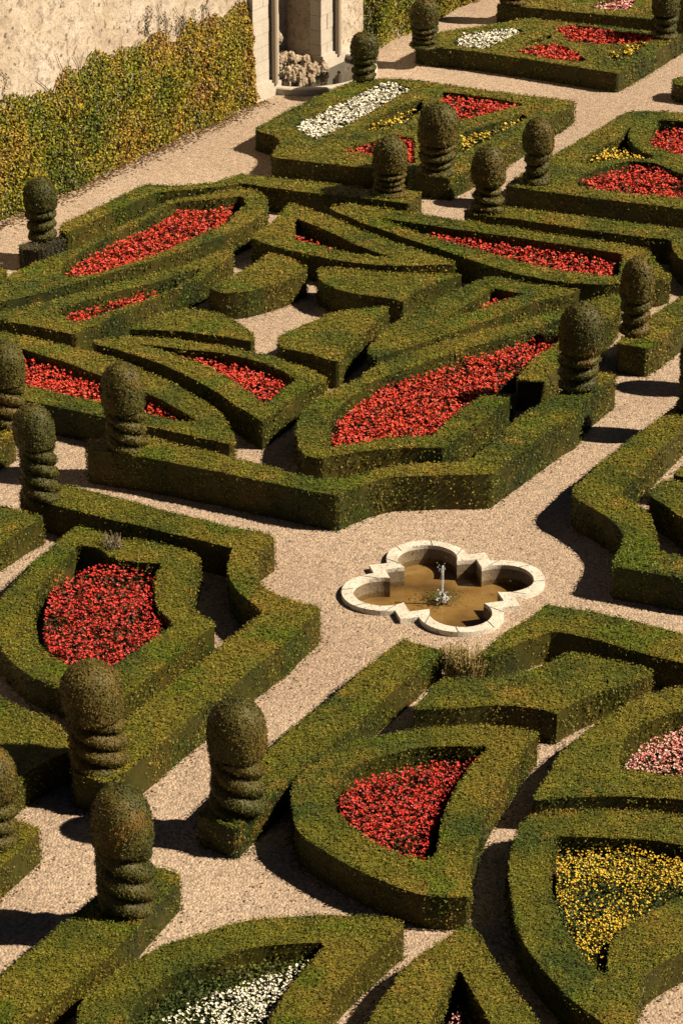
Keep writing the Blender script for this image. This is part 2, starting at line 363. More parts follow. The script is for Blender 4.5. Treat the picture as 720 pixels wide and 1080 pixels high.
# ------------------------------------------------------------------ topiary
def topiary(cx, ytop, ybase, rpx, label, zb=.58, kind='spiral', rings=4, dome=.46, mat='topiary', hand=1, base_dx=0):
    lean = (base_dx or 0); b = P(cx+lean, ybase, zb); Z = depth(b); R = rpx*Z/F
    # height from the row of the picture that the crown reaches
    a, bb = (cx-360)/F, (ytop-540)/F
    d = np.array([a, cp-bb*sp, -sp-bb*cp]); t = (b[1]+.25*R)/d[1]; H = HC + d[2]*t - zb
    root = empty('topiary', (b[0], b[1], zb)); tag(root, label, 'topiary', 'topiaries with domed tops')
    px = Z/F; zd = H*(1-dome)            # where the dome starts
    ax = rng.uniform(0, 6.3)
    # dome
    nz, na = 26, 44
    def dome_r(s):                       # s from 0 (underside) to 1 (tip)
        if s < .06: return R*(.76+.20*s/.06)
        if s < .36: return R*(.96+.04*math.sin((s-.06)/.30*math.pi*.6))
        u = (s-.36)/.64
        return R*.998*math.sqrt(max(0, 1-u**2.5))
    def surf(rf, z0, z1, nz, na, v, seed):
        V = []
        for i in range(nz+1):
            s = i/nz
            for j in range(na):
                th = 2*math.pi*j/na; r = rf(s, th); V.append((r*math.cos(th), r*math.sin(th), z0+(z1-z0)*s))
        V = np.array(V); V[:, 0] -= lean*.8*Z/F*V[:, 2]/H; r0 = np.linalg.norm(V[:, :2], axis=1, keepdims=True)
        V[:, :2] *= 1+((.075 if H < 3 else .05)*smoothnoise(V, 2.0/R, seed)+.024*smoothnoise(V, 7/R, seed+5))[:, None]
        f = []
        for i in range(nz):
            for j in range(na):
                k = (j+1) % na; f.append((i*na+j, i*na+k, (i+1)*na+k, (i+1)*na+j))
        return V + b, np.array(f)
    def fuzz(mb, V, Fq, L, W, cov, jit=.5):
        a_, b_, c_, d_ = (V[Fq[:, i]] for i in range(4)); cr = np.cross(c_-a_, d_-b_); ar = .5*np.linalg.norm(cr, axis=1)
        ok = ar > 1e-8; n = int(ar.sum()*cov/(.5*L*W)); i = rng.choice(len(Fq), n, p=ar/ar.sum())
        u, v = rng.uniform(0, 1, (n, 1)), rng.uniform(0, 1, (n, 1))
        C = (a_[i]*(1-u)+b_[i]*u)*(1-v)+(d_[i]*(1-u)+c_[i]*u)*v; nn = unit(cr[i])
        leaves(mb, C+nn*rng.uniform(-.012, .022, (n, 1)), nn, L, W, jit, v=rng.uniform(.1, .8, n))
    L, W = 2.3*px, 1.5*px
    sd_ = int(rng.integers(1000))
    mb = MB(); V, Fq = surf(lambda s, th: dome_r(s), zd, H, nz, na, .3, sd_)
    mb.add(V, Fq, .3); m_ = np.mean(V[:na], 0, keepdims=True)
    mb.add(np.concatenate([V[:na], m_]), np.array([(na, (j+1) % na, j) for j in range(na)]), .2)
    fuzz(mb, V, Fq, L, W, 1.0, .6); mb.build('dome', M[mat], root, smooth=True)
    # coils under the dome
    mb = MB()
    def coil_r(s, th):
        turns = rings
        if kind == 'spiral': ph = s*turns + 3*hand*(th+ax)/(2*math.pi)
        else: ph = s*turns + (.18+.1*math.sin(ax*3))*math.sin(th+ax+2*s)
        x = ph % 1.0
        x = 1-x if kind == 'disc' and False else x
        prof = max(0., math.sin(math.pi*x**.85))**(.42 if kind == 'spiral' else .5)
        depth_ = .46 if kind == 'spiral' else .56
        taper = (1.0 if kind == 'spiral' else .95) - .08*s
        if kind == 'disc': taper *= 1+.09*math.sin(int(ph)*2.1+ax)
        r = R*taper*(1-depth_*(1-prof))
        if s < .03: r *= .9
        return r
    V, Fq = surf(coil_r, 0, zd+.02, 22*rings, 48, .3, sd_+1)
    V[:, :2] += 0
    mb.add(V, Fq, .28); fuzz(mb, V, Fq, L, W, 1.0, .6)
    mb.build('coiled_stem' if kind == 'spiral' else 'stacked_rings', M[mat], root, smooth=True)
    del root['_o']
    return root
def tube(mb, pts, rad, na=10, wob=0):
    pts = np.array(pts, float); R_ = np.broadcast_to(rad, (len(pts),)); V = []
    for i, p in enumerate(pts):
        d = unit(pts[min(i+1, len(pts)-1)]-pts[max(i-1, 0)]); a = unit(np.cross(d, [.3, .9, .1])); b2 = np.cross(d, a)
        for j in range(na):
            th = 2*math.pi*j/na; V.append(p+(a*math.cos(th)+b2*math.sin(th))*R_[i]*(1+wob*rng.normal()))
    f = [(i*na+j, i*na+(j+1) % na, (i+1)*na+(j+1) % na, (i+1)*na+j) for i in range(len(pts)-1) for j in range(na)]
    mb.add(V, f)

def soil_mat():
    m, n, b = new_mat('dark_soil'); c = ramp(n, noise(n, 12, 4, .7), [(.3, (.05, .032, .018)), (.7, (.12, .08, .045))])
    n.links.new(c, b.inputs['Base Color']); b.inputs['Roughness'].default_value = .95; bump(n, b, noise(n, 25, 4, .7), .6, .03); return m
M['soil'] = soil_mat()
def withered(px_, py_, r, h, label, pale=False):
    """a thin dead box plant: stems fanning up from one foot and a few dry leaves"""
    c = P(px_, py_, h*.8); root = empty('withered_shrub', (c[0], c[1], 0)); tag(root, label, 'shrub', 'withered shrubs')
    mb = MB(); m2 = MB()
    for k in range(130):
        a = rng.uniform(0, 6.3); q = r*math.sqrt(rng.uniform(0, 1)); z1 = h*rng.uniform(.6, 1.08)
        e = np.array([c[0]+q*math.cos(a), c[1]+q*math.sin(a), z1]); s_ = np.array([c[0]+q*.45*math.cos(a), c[1]+q*.45*math.sin(a), 0]); m_ = (e+s_)/2+rng.normal(0, .02, 3)
        tube(mb, [s_, m_, e], [.008, .006, .004], 4)
        n = 9; t = rng.uniform(.35, 1, (n, 1)); leaves(m2, s_+(e-s_)*t+rng.normal(0, .02, (n, 3)), np.tile([.3, -.2, .6], (n, 1)), .045, .02, .9)
    mb.build('stems', M['paletwig'] if pale else M['drytwig'], root)['kind'] = 'stuff'; m2.build('dry_leaves', M['drygreyleaf'] if pale else M['dry'], root)['kind'] = 'stuff'
    del root['_o']
M['paletwig'] = simple('pale_twigs', (.42, .34, .22), .8); M['drytwig'] = simple('dry_twigs', (.5, .38, .14), .8)
M['drygreyleaf'] = leaf_mat('grey_dry_leaves', (.22, .17, .10), (.34, .27, .16), (.4, .3, .2))
# ------------------------------------------------------------------ central parterre
hedge([(90,461),(120,461),(151,457),(180,466),(249,480),(291,493),(338,504),(373,502),(404,491),(432,487),(490,486),(507,472),(529,457),(548,437),(582,415),(612,398),(634,391),(651,394),(614,425),(612,434),(564,466),(520,499),(490,500),(432,501),(404,504),(382,511),(356,523),(313,514),(236,498),(164,483),(92,473)],
      h=.70, label='long zigzag border hedge behind the stone fountain, closing the central parterre at the bottom')
hedge([(648,361),(660,350),(690,328),(725,307),(760,285),(760,312),(720,340),(684,367)], h=.64, label='low block hedge under the topiary beside the right end of the upper gravel walk')
hedge([(-30,342),(0,348),(42,356),(75,364),(111,373),(144,386),(180,402),(208,417),(230,432),(244,448),(248,463),(244,468),(202,459),(156,449),(111,440),(69,430),(30,422),(-30,410)],
      [[(20,366),(60,378),(108,396),(155,414),(185,428),(208,444),(180,441),(154,434),(107,423),(69,415),(27,405),(18,390)]],
      label='pointed hedge round the long red bed at the left edge, ending in a hooked tip')
hedge([(96,358),(122,354),(167,354),(227,362),(263,369),(291,376),(324,387),(344,397),(346,402),(318,411),(297,427),(276,444),(258,433),(236,418),(208,401),(180,387),(156,378),(125,368),(98,362)],
      [[(145,361),(180,366),(215,369),(250,374),(290,386),(312,399),(300,408),(280,425),(266,414),(236,393),(205,379),(175,370)]],
      label='fan shaped hedge round the small red bed left of centre, with a sharp lower corner')
hedge([(313,440),(324,427),(347,412),(380,396),(390,386),(408,379),(451,366),(484,354),(540,339),(580,329),(620,316),(650,308),(656,314),(654,328),(635,345),(605,370),(590,383),(575,403),(541,402),(562,376),(587,360),(600,345),(612,330),(585,338),(540,354),(512,361),(479,371),(430,389),(400,398),(384,408),(362,424),(347,438),(348,471),(370,467),(396,462),(423,459),(454,459),(479,437),(496,423),(509,415),(545,414),(520,434),(487,459),(469,472),(432,471),(409,473),(368,476),(338,484),(318,478),(311,460)],
      h=.62, label='long curled hedge round the largest red bed in the middle of the garden')
hedge([(518,291),(496,298),(468,311),(437,327),(409,343),(396,355),(387,366),(388,373),(396,377),(429,366),(479,350),(512,339),(562,318),(603,309),(614,305),(576,301),(545,295),(530,291)],
      [[(519,303),(552,309),(520,319),(480,333),(466,336),(500,316)]],
      label='narrow V shaped hedge above the largest red bed, holding a tiny red patch')
hedge([(334,282),(360,281),(409,287),(479,288),(489,289),(465,296),(443,304),(424,318),(413,314),(390,311),(362,307),(342,299),(334,290)],
      label='solid petal hedge right of the small gravel space, pointing to the right', group='solid petal hedges')
hedge([(291,358),(294,353),(313,344),(347,329),(368,325),(405,322),(412,325),(390,344),(372,363),(357,381),(347,379),(319,370),(294,366)],
      label='solid petal hedge below the small gravel space, above the curled hedge', group='solid petal hedges')
hedge([(133,347),(145,341),(167,332),(185,326),(202,324),(230,328),(255,340),(271,353),(269,359),(255,358),(236,354),(180,347)],
      label='flat crescent shaped solid hedge left of the small gravel space', group='solid petal hedges')
hedge([(283,266),(300,269),(319,276),(325,283),(316,289),(299,296),(277,303),(255,308),(235,309),(219,303),(244,290),(263,280)],
      label='solid petal hedge above the small gravel space with a tall rough front', group='solid petal hedges')
hedge([(-30,322),(0,327),(44,319),(89,307),(144,293),(200,277),(230,264),(246,260),(247,267),(215,291),(180,307),(125,331),(97,344),(78,352),(60,348),(36,343),(0,337),(-30,331)],
      [[(58,327),(97,314),(139,303),(169,296),(195,287),(212,281),(205,291),(172,310),(125,324),(83,339),(66,334)]],
      label='slim leaf shaped hedge round the narrow red strip, second from the top left')
hedge([(-30,305),(0,296),(20,283),(50,271),(92,256),(117,243),(155,224),(178,210),(216,204),(252,198),(269,199),(280,206),(283,215),(272,230),(247,243),(208,260),(156,276),(111,289),(47,308),(0,318),(-30,326)],
      [[(183,213),(230,209),(255,206),(260,213),(249,225),(236,236),(208,248),(167,267),(125,281),(97,289),(75,291),(62,288),(69,275),(106,254),(119,246),(156,231)]],
      label='big tongue shaped hedge round the long red bed at the upper left')
hedge([(62,240),(65,235),(111,213),(144,197),(155,193),(200,195),(236,189),(252,182),(291,186),(336,191),(396,200),(420,197),(447,202),(432,214),(390,209),(347,205),(291,198),(254,192),(236,196),(180,201),(166,202),(156,206),(111,226),(70,247)],
      label='thin border hedge along the broad walk under the high wall, top of the central parterre')
hedge([(18,258),(36,251),(69,247),(72,250),(44,264),(20,262)], h=.5, mat='drygrey', label='greyish withered block hedge under the leftmost upper topiary')
hedge([(-30,285),(0,281),(9,283),(3,291),(-30,300)], h=.5, label='hedge end just showing at the left edge below the withered block')
hedge([(308,213),(347,226),(382,242),(423,257),(479,274),(482,278),(423,280),(373,277),(340,271),(319,266),(288,260),(263,250),(291,229),(302,216)],
      [[(312,229),(347,243),(382,261),(415,271),(382,268),(363,264),(336,258),(309,251)]],
      label='arrow shaped hedge round the small red corner bed at the upper middle')
hedge([(347,217),(368,214),(409,219),(451,226),(507,234),(576,245),(631,253),(684,261),(688,271),(698,282),(709,291),(688,297),(651,299),(614,299),(562,293),(520,281),(479,267),(423,249),(382,234),(351,222)],
      [[(398,228),(434,234),(479,241),(520,246),(576,254),(631,263),(656,267),(652,290),(614,288),(562,279),(520,267),(465,251),(434,242)]],
      label='long lance shaped hedge round the thin red strip at the upper right')
hedge([(487,221),(505,216),(528,216),(576,222),(631,229),(687,237),(760,246),(760,290),(720,277),(708,262),(706,252),(687,250),(645,246),(576,235),(520,227),(495,226)],
      label='straight border hedge running right from the topiary at the gap in the upper hedges')
# ------------------------------------------------------------------ upper parterres
hedge([(268,136),(284,125),(323,106),(368,85),(396,81),(440,83),(489,91),(560,100),(606,105),(607,108),(580,125),(552,143),(525,160),(498,176),(476,188),(430,183),(430,175),(396,177),(351,173),(286,165),(287,161),(297,149),(290,143)],
      [[(309,133),(350,112),(396,89),(415,86),(434,93),(400,112),(360,134),(332,147)],
       [(466,96),(505,100),(552,109),(520,118),(480,127),(467,118)],
       [(360,158),(385,150),(420,143),(437,145),(437,172),(430,171),(395,163)],
       [(385,134),(400,123),(430,108),(446,104),(444,120),(415,133),(392,138)],
       [(486,140),(530,127),(550,119),(556,122),(525,141),(487,160)]],
      h=.55, label='large square parterre hedge with white, red and yellow compartments below the wall fountain', group='large compartment hedges')
hedge([(436,46),(450,38),(462,33),(489,29),(524,24),(556,18),(590,22),(640,27),(687,32),(722,35),(695,52),(652,77),(615,71),(560,62),(489,52),(453,49)],
      [[(476,46),(489,35),(542,29),(552,32),(530,42),(511,51)],
       [(584,28),(610,26),(650,32),(690,37),(690,42),(650,46),(630,46),(600,42)],
       [(543,54),(560,48),(585,46),(605,52),(619,64),(590,63)],
       [(638,57),(655,50),(677,43),(681,47),(662,59),(648,64)],
       [(550,46),(565,40),(580,36),(583,39),(570,44),(556,48)]],
      h=.55, label='large parterre hedge at the top with two red beds and a small white bed', group='large compartment hedges')
hedge([(522,4),(540,-2),(580,-14),(760,-4),(760,27),(690,20),(615,13),(545,6)], [[(622,6),(650,-3),(670,-2),(664,9),(640,10)]],
      h=.55, label='parterre hedge cut by the top edge of the picture, with a pink bed', group='large compartment hedges')
hedge([(532,195),(545,184),(582,162),(620,141),(660,117),(680,115),(720,118),(790,126),(790,232),(720,219),(640,210),(585,203)],
      [[(605,193),(615,184),(635,175),(665,169),(690,171),(720,184),(780,200),(780,215),(720,208),(665,203),(625,199)],
       [(684,147),(690,135),(692,126),(720,127),(780,133),(780,165),(720,163),(700,158),(688,153)],
       [(615,170),(628,160),(640,150),(655,145),(663,133),(662,150),(676,159),(690,164),(680,167),(650,166),(620,171)]],
      h=.6, label='parterre hedge at the upper right with two red beds and a yellow corner', group='large compartment hedges')
hedge([(708,83),(718,79),(780,82),(780,98),(710,88)], h=.5, label='small hedge corner at the right edge on the upper gravel crossing')
# ------------------------------------------------------------------ right of the fountain
hedge([(790,372),(760,392),(703,432),(648,473),(602,514),(603,524),(630,539),(645,548),(655,559),(656,570),(650,584),(642,595),(675,602),(720,610),(760,617),(760,592),(720,585),(695,581),(694,562),(684,539),(668,528),(654,522),(680,491),(720,451),(760,415),(790,395)],
      h=.62, label='border hedge along the right side of the gravel walk, curling round toward the fountain')
hedge([(682,519),(697,505),(730,508),(770,520),(770,575),(720,547),(700,531),(687,524)], label='rounded hedge corner at the right edge inside the curling border hedge')
hedge([(708,500),(720,488),(760,470),(760,502),(725,503)], label='hedge tip at the right edge just above the rounded hedge corner')
# ------------------------------------------------------------------ lower right parterre
hedge([(577,635),(639,646),(676,655),(720,666),(760,676),(760,708),(720,698),(692,692),(614,670),(585,664),(560,673),(535,684),(516,693),(508,690),(520,671),(548,656)],
      h=.56, label='bent border hedge starting at the lower right rim of the fountain and running right')
withered(497, 694, .32, .62, 'straw coloured withered shrub filling the hedge gap just below the fountain')
withered(478, 691, .24, .56, 'smaller straw coloured withered shrub beside the other one below the fountain')
hedge([(424,672),(471,685),(456,692),(402,741),(340,794),(300,829),(249,874),(205,858),(240,826),(277,792),(302,771),(360,724),(388,699)],
      h=.52, label='straight border hedge running down left from the fountain to a topiary on its end')
hedge([(570,771),(550,795),(529,828),(513,858),(502,889),(497,915),(497,945),(460,946),(427,939),(393,925),(358,908),(338,894),(318,880),(307,862),(304,840),(312,818),(330,800),(360,785),(402,774),(429,768),(471,764),(520,763)],
      [[(516,786),(493,786),(443,787),(416,793),(377,806),(358,820),(349,838),(358,860),(380,877),(410,895),(440,905),(455,905),(461,885),(468,853),(484,822),(503,800)]],
      h=.54, label='heart half hedge round the deep red bed in the lower middle')
hedge([(463,714),(510,713),(538,710),(560,704),(600,686),(640,693),(687,705),(691,711),(660,721),(625,732),(600,742),(585,754),(576,749),(537,743),(515,743),(471,747),(432,748)],
      h=.55, label='solid bow shaped hedge between the fountain border and the deep red heart bed', group='solid petal hedges')
hedge([(760,716),(720,722),(692,727),(664,738),(639,754),(617,768),(595,788),(576,816),(560,843),(575,843),(603,840),(659,839),(720,842),(810,850),(810,716)],
      [[(652,809),(655,785),(668,768),(690,757),(720,749),(790,742),(790,820),(720,816),(690,814)]],
      h=.52, label='curved hedge round the pink bed at the right edge')
hedge([(800,872),(720,858),(653,851),(589,854),(559,858),(548,865),(538,896),(534,918),(538,951),(545,979),(559,1007),(581,1034),(612,1062),(640,1085),(668,1102),(669,1080),(671,1055),(676,1034),(690,1020),(720,1003),(760,978),(800,950)],
      [[(584,882),(631,882),(664,884),(698,886),(720,890),(775,900),(760,925),(720,943),(698,954),(670,968),(648,987),(639,1004),(638,1029),(631,1023),(612,1001),(595,979),(584,951),(580,923),(582,896)]],
      h=.52, label='thick heart half hedge round the yellow bed at the lower right')
hedge([(485,977),(497,975),(506,985),(520,1010),(545,1045),(575,1085),(600,1120),(360,1120),(385,1080),(400,1055),(425,1020),(455,995)],
      [[(484,1021),(496,1045),(515,1075),(530,1110),(440,1110),(452,1085),(470,1045)]],
      h=.52, label='pointed hedge round a shadowed pink bed at the bottom edge')
hedge([(427,976),(415,987),(393,1007),(375,1022),(360,1038),(345,1060),(330,1110),(80,1115),(82,1060),(95,1044),(130,1016),(161,1001),(180,991),(208,983),(249,970),(286,965),(333,963),(393,963),(424,971)],
      [[(344,994),(313,994),(269,998),(236,1007),(200,1020),(165,1038),(142,1060),(130,1085),(128,1105),(276,1105),(283,1074),(299,1047),(319,1022)]],
      h=.52, label='heart half hedge round the white bed at the bottom edge')
# ------------------------------------------------------------------ lower left parterre
hedge([(18,519),(30,506),(67,509),(117,521),(180,538),(236,552),(286,562),(292,568),(283,574),(272,584),(268,598),(274,612),(288,625),(313,632),(338,639),(338,644),(291,687),(263,708),(180,775),(147,804),(112,826),(75,813),(75,798),(118,768),(150,742),(190,712),(233,678),(276,645),(263,634),(247,620),(238,603),(240,587),(247,577),(213,570),(139,552),(83,539),(48,530)],
      h=.60, label='long border hedge left of the fountain that steps in, then runs down to a topiary')
hedge([(81,553),(100,557),(117,562),(120,568),(139,566),(178,573),(197,578),(212,587),(209,600),(203,618),(200,632),(208,645),(229,656),(222,662),(178,697),(150,720),(118,745),(98,744),(64,725),(42,717),(22,706),(11,698),(0,684),(-8,655),(0,631),(11,617),(33,595),(56,573)],
      [[(83,574),(103,577),(118,588),(140,592),(172,594),(164,604),(163,631),(168,646),(183,656),(164,670),(144,684),(122,701),(95,712),(69,698),(47,684),(38,672),(36,651),(36,628),(48,610),(62,596)]],
      h=.52, label='rounded notched hedge round the square red bed at the left')
withered(120, 574, .20, .66, 'pale dead shrub in the notch of the hedge above the square red bed', pale=True)
hedge([(-30,530),(0,531),(11,533),(49,544),(19,562),(0,574),(-30,592)], h=.52, label='block hedge at the left edge beside the narrow gravel strip')
hedge([(-30,722),(0,733),(36,750),(64,761),(84,788),(60,796),(24,818),(-30,862)], h=.55, label='hedge block left of the big lower left topiary, half in its shadow')
hedge([(20,862),(46,873),(20,897),(0,916),(-40,950),(-50,890),(-10,858)], h=.52, label='hedge corner at the left edge under the half hidden topiary')
hedge([(-20,1043),(0,1027),(44,991),(75,963),(103,940),(135,918),(167,912),(190,920),(192,926),(147,978),(88,1034),(0,1098),(-30,1120)], h=.5, label='wide border hedge in the bottom left corner with a topiary near its end')
hedge([(-40,418),(-5,440),(10,447),(18,455),(5,466),(-40,478)], h=.55, label='hedge end under the topiary at the left edge of the central parterre')
# ------------------------------------------------------------------ flower beds
flower_bed([(18,366),(60,380),(108,398),(155,416),(182,428),(196,440),(180,440),(154,434),(107,423),(69,415),(27,405),(18,390)], 'red', 'long red bed at the left edge behind two topiaries', zt=.42)
flower_bed([(180,368),(215,372),(250,377),(285,388),(306,400),(298,408),(280,423),(266,412),(236,392),(205,378)], 'red', 'small red bed in the fan shaped hedge left of centre', zt=.44)
flower_bed([(347,440),(362,424),(384,408),(400,398),(430,389),(479,371),(512,361),(540,354),(585,340),(600,350),(580,362),(560,372),(538,390),(509,412),(496,423),(479,437),(454,459),(423,459),(396,462),(349,471)], 'red', 'largest red bed, a long leaf of begonias in the middle', zt=.40, hedge_h=.62, cover=.95)
flower_bed([(522,305),(550,310),(520,318),(480,332),(475,332),(500,318)], 'red', 'tiny red patch inside the narrow V shaped hedge', zt=.40)
flower_bed([(62,329),(97,316),(139,304),(166,299),(172,307),(125,323),(83,338),(68,333)], 'red', 'narrow red strip in the slim hedge at the left', zt=.40, inset=.02)
flower_bed([(186,217),(230,213),(248,212),(244,226),(232,236),(208,248),(167,267),(125,281),(97,289),(75,291),(66,288),(72,277),(106,258),(119,250),(156,235)], 'red', 'long red bed at the upper left near the creeper wall', zt=.45)
flower_bed([(310,236),(335,246),(362,259),(372,266),(336,258),(309,251)], 'red', 'small red corner bed in the arrow shaped hedge at the upper middle', zt=.36, inset=.02)
flower_bed([(440,235),(479,242),(520,247),(576,255),(631,265),(650,270),(650,289),(614,288),(562,279),(520,267),(465,251)], 'red', 'thin red strip in the lance shaped hedge at the upper right', zt=.40)
flower_bed([(309,133),(350,112),(396,89),(415,86),(432,93),(400,111),(360,133),(332,146)], 'white', 'long white bed in the compartment hedge below the wall fountain', zt=.50, hedge_h=.55, inset=.03, cover=1.2)
flower_bed([(466,98),(505,102),(550,109),(520,117),(480,126),(467,118)], 'red', 'red bed behind the tallest upper topiary', zt=.46, hedge_h=.55, inset=.0, cover=1)
flower_bed([(360,158),(385,150),(420,143),(437,145),(437,172),(430,171),(395,163)], 'red', 'red bed between the two left upper topiaries', zt=.46, hedge_h=.55, inset=0, cover=1)
flower_bed([(385,134),(400,125),(430,113),(442,113),(442,124),(415,133),(392,138)], 'yellow', 'yellow strip left of the tallest upper topiary', zt=.47, hedge_h=.55, inset=0, cover=.5)
flower_bed([(486,142),(530,130),(545,124),(548,126),(520,143),(487,160)], 'yellow', 'yellow strip right of the tallest upper topiary', zt=.47, hedge_h=.55, inset=0, cover=.5)
flower_bed([(476,46),(489,35),(542,29),(552,32),(530,42),(511,51)], 'white', 'small white bed in the topmost full parterre', zt=.5, hedge_h=.55, inset=0, cover=1.2)
flower_bed([(584,28),(610,26),(650,32),(690,37),(690,42),(650,46),(630,46),(600,42)], 'red', 'upper of the two red beds in the topmost full parterre', zt=.5, hedge_h=.55, inset=0)
flower_bed([(543,54),(560,48),(585,46),(605,52),(619,64),(590,63)], 'red', 'lower of the two red beds in the topmost full parterre', zt=.5, hedge_h=.55, inset=0)
flower_bed([(638,57),(655,50),(677,43),(681,47),(662,59),(648,64)], 'yellow', 'yellow corner bed in the topmost full parterre', zt=.5, hedge_h=.55, inset=0, cover=.45)
flower_bed([(550,46),(565,40),(580,36),(583,39),(570,44),(556,48)], 'yellow', 'sparse yellow strip between the red beds in the topmost full parterre', zt=.48, hedge_h=.55, inset=0, cover=.3)
flower_bed([(622,6),(650,-3),(670,-2),(664,9),(640,10)], 'pink', 'pink bed at the top edge of the picture', zt=.5, hedge_h=.55, inset=0)
flower_bed([(607,193),(620,184),(640,177),(670,172),(695,174),(720,187),(780,200),(780,215),(720,208),(665,203),(625,199)], 'red', 'crescent shaped red bed at the upper right', zt=.5, hedge_h=.6, inset=0, cover=.95)
flower_bed([(685,148),(693,135),(720,131),(780,135),(780,165),(720,163),(700,158),(688,153)], 'red', 'round red bed cut by the right edge', zt=.48, hedge_h=.6, inset=0, cover=.95)
flower_bed([(616,170),(628,160),(640,152),(655,152),(672,160),(690,164),(680,167),(650,166),(620,171)], 'yellow', 'yellow corner bed beside the crescent shaped red bed', zt=.5, hedge_h=.6, inset=0, cover=.6)
flower_bed([(62,600),(83,594),(103,590),(140,594),(168,604),(163,631),(168,646),(176,656),(160,670),(144,684),(122,701),(95,712),(69,698),(50,684),(42,668),(44,640),(50,618)], 'dred', 'square shaped deep red bed left of the fountain', zt=.42, hedge_h=.52, cover=.72)
flower_bed([(509,790),(443,793),(416,799),(377,810),(358,824),(352,840),(358,860),(380,877),(410,895),(440,904),(450,900),(456,880),(463,853),(480,822)], 'dred', 'deep red heart bed in the lower middle', zt=.36, hedge_h=.54, cover=.85)
flower_bed([(653,808),(665,790),(690,772),(720,760),(790,750),(790,820),(720,816),(690,814)], 'pink', 'pink bed at the right edge', zt=.44, hedge_h=.52, cover=.9)
flower_bed([(584,890),(631,886),(664,888),(698,893),(720,897),(765,905),(760,925),(720,943),(698,954),(670,968),(648,987),(639,1004),(636,1022),(612,1001),(595,979),(586,951),(583,923)], 'yellow', 'yellow heart bed at the lower right', zt=.42, hedge_h=.52, cover=.48, size=.76)
flower_bed([(330,1003),(295,1014),(255,1026),(215,1042),(180,1056),(158,1078),(145,1105),(276,1105),(283,1074),(299,1047)], 'white', 'white bed at the bottom edge', zt=.38, hedge_h=.52, cover=.62, size=.92, fol=[(344,994),(313,994),(269,998),(236,1007),(200,1020),(165,1038),(142,1060),(130,1085),(128,1105),(276,1105),(283,1074),(299,1047),(319,1022)])
flower_bed([(484,1040),(496,1060),(515,1080),(530,1110),(440,1110),(452,1085),(470,1055)], 'pink', 'small pink bed deep in shadow at the bottom edge', zt=.25, hedge_h=.52, cover=.5, size=.8)
# ------------------------------------------------------------------ topiaries
for a in [
 (45,187,252,17,'leftmost upper topiary, three loose rings on a withered block in front of the creeper',.50,'disc',3,.50,'topiary'),
 (8,359,446,21.5,'upper topiary cut by the left edge beside the long red bed',.55,'spiral',3,.52,'topiary'),
 (37,425,527,21,'slender twisted topiary below the one at the left edge, moss green top',.55,'spiral',4,.44,'topiary',8),
 (130,381,471,22.5,'topiary on the left end of the long zigzag border hedge',.70,'spiral',3,.56,'topiary',4),
 (610,317,409,23.5,'stout topiary on the right end of the long zigzag border hedge',.70,'disc',3,.58,'topiary'),
 (669,271,351,17.5,'topiary with three separate rings on the block at the right end of the lance hedge',.64,'disc',3,.55,'topiary'),
 (411,142,205,18.5,'topiary on the end of the thin border hedge, left neighbour of the tallest upper one',.58,'disc',4,.60,'topiary'),
 (461,107,182,21,'tallest upper topiary, brown topped, on the sunlit corner of the compartment hedge',.55,'disc',4,.58,'topiary'),
 (514,152,223,17,'topiary at the left end of the straight border hedge in the upper gap',.58,'disc',3,.58,'topiary'),
 (566,123,192,15.5,'topiary with narrow waists on the near left corner of the upper right parterre',.60,'disc',3,.52,'topiary'),
 (384,33,84,14.5,'small dark topiary by the wall fountain, behind the white bed',.55,'disc',3,.52,'topiary'),
 (447,-3,50,15,'dark topiary on the left corner of the topmost full parterre',.55,'disc',4,.58,'topiary'),
 (700,-14,39,14.5,'topiary at the top right on the far corner of the topmost full parterre',.55,'disc',3,.55,'topiary'),
 (728,-10,21,14,'topiary cut by the right edge in the top right corner',.55,'disc',3,.55,'topiary'),
 (541,-45,4,14,'topiary whose foot only shows at the top edge',.55,'disc',3,.55,'topiary'),
 (734,352,432,20.5,'dark topiary cut by the right edge above the gravel walk',.62,'disc',4,.55,'topiary'),
 (787,300,384,21,'topiary outside the right edge whose shadow falls on the gravel walk',.62,'disc',4,.55,'topiary'),
 (96,695,806,32,'big twisted topiary below the square deep red bed',.55,'spiral',3,.53,'topiary',10),
 (251,735,852,30,'shaded twisted topiary on the straight border hedge left of the heart bed',.52,'spiral',3,.50,'topiary'),
 (129,828,954,32,'nearest twisted topiary with a rusty tip, on the bottom left hedge',.50,'spiral',3,.50,'topiary',6),
 (-10,785,886,31,'twisted topiary half cut by the left edge near the bottom',.52,'spiral',3,.52,'topiary')]:
    topiary(a[0],a[1],a[2],a[3],a[4],zb=a[5]-.02,kind=a[6],rings=a[7],dome=a[8],mat=a[9],base_dx=a[10] if len(a)>10 else 0)
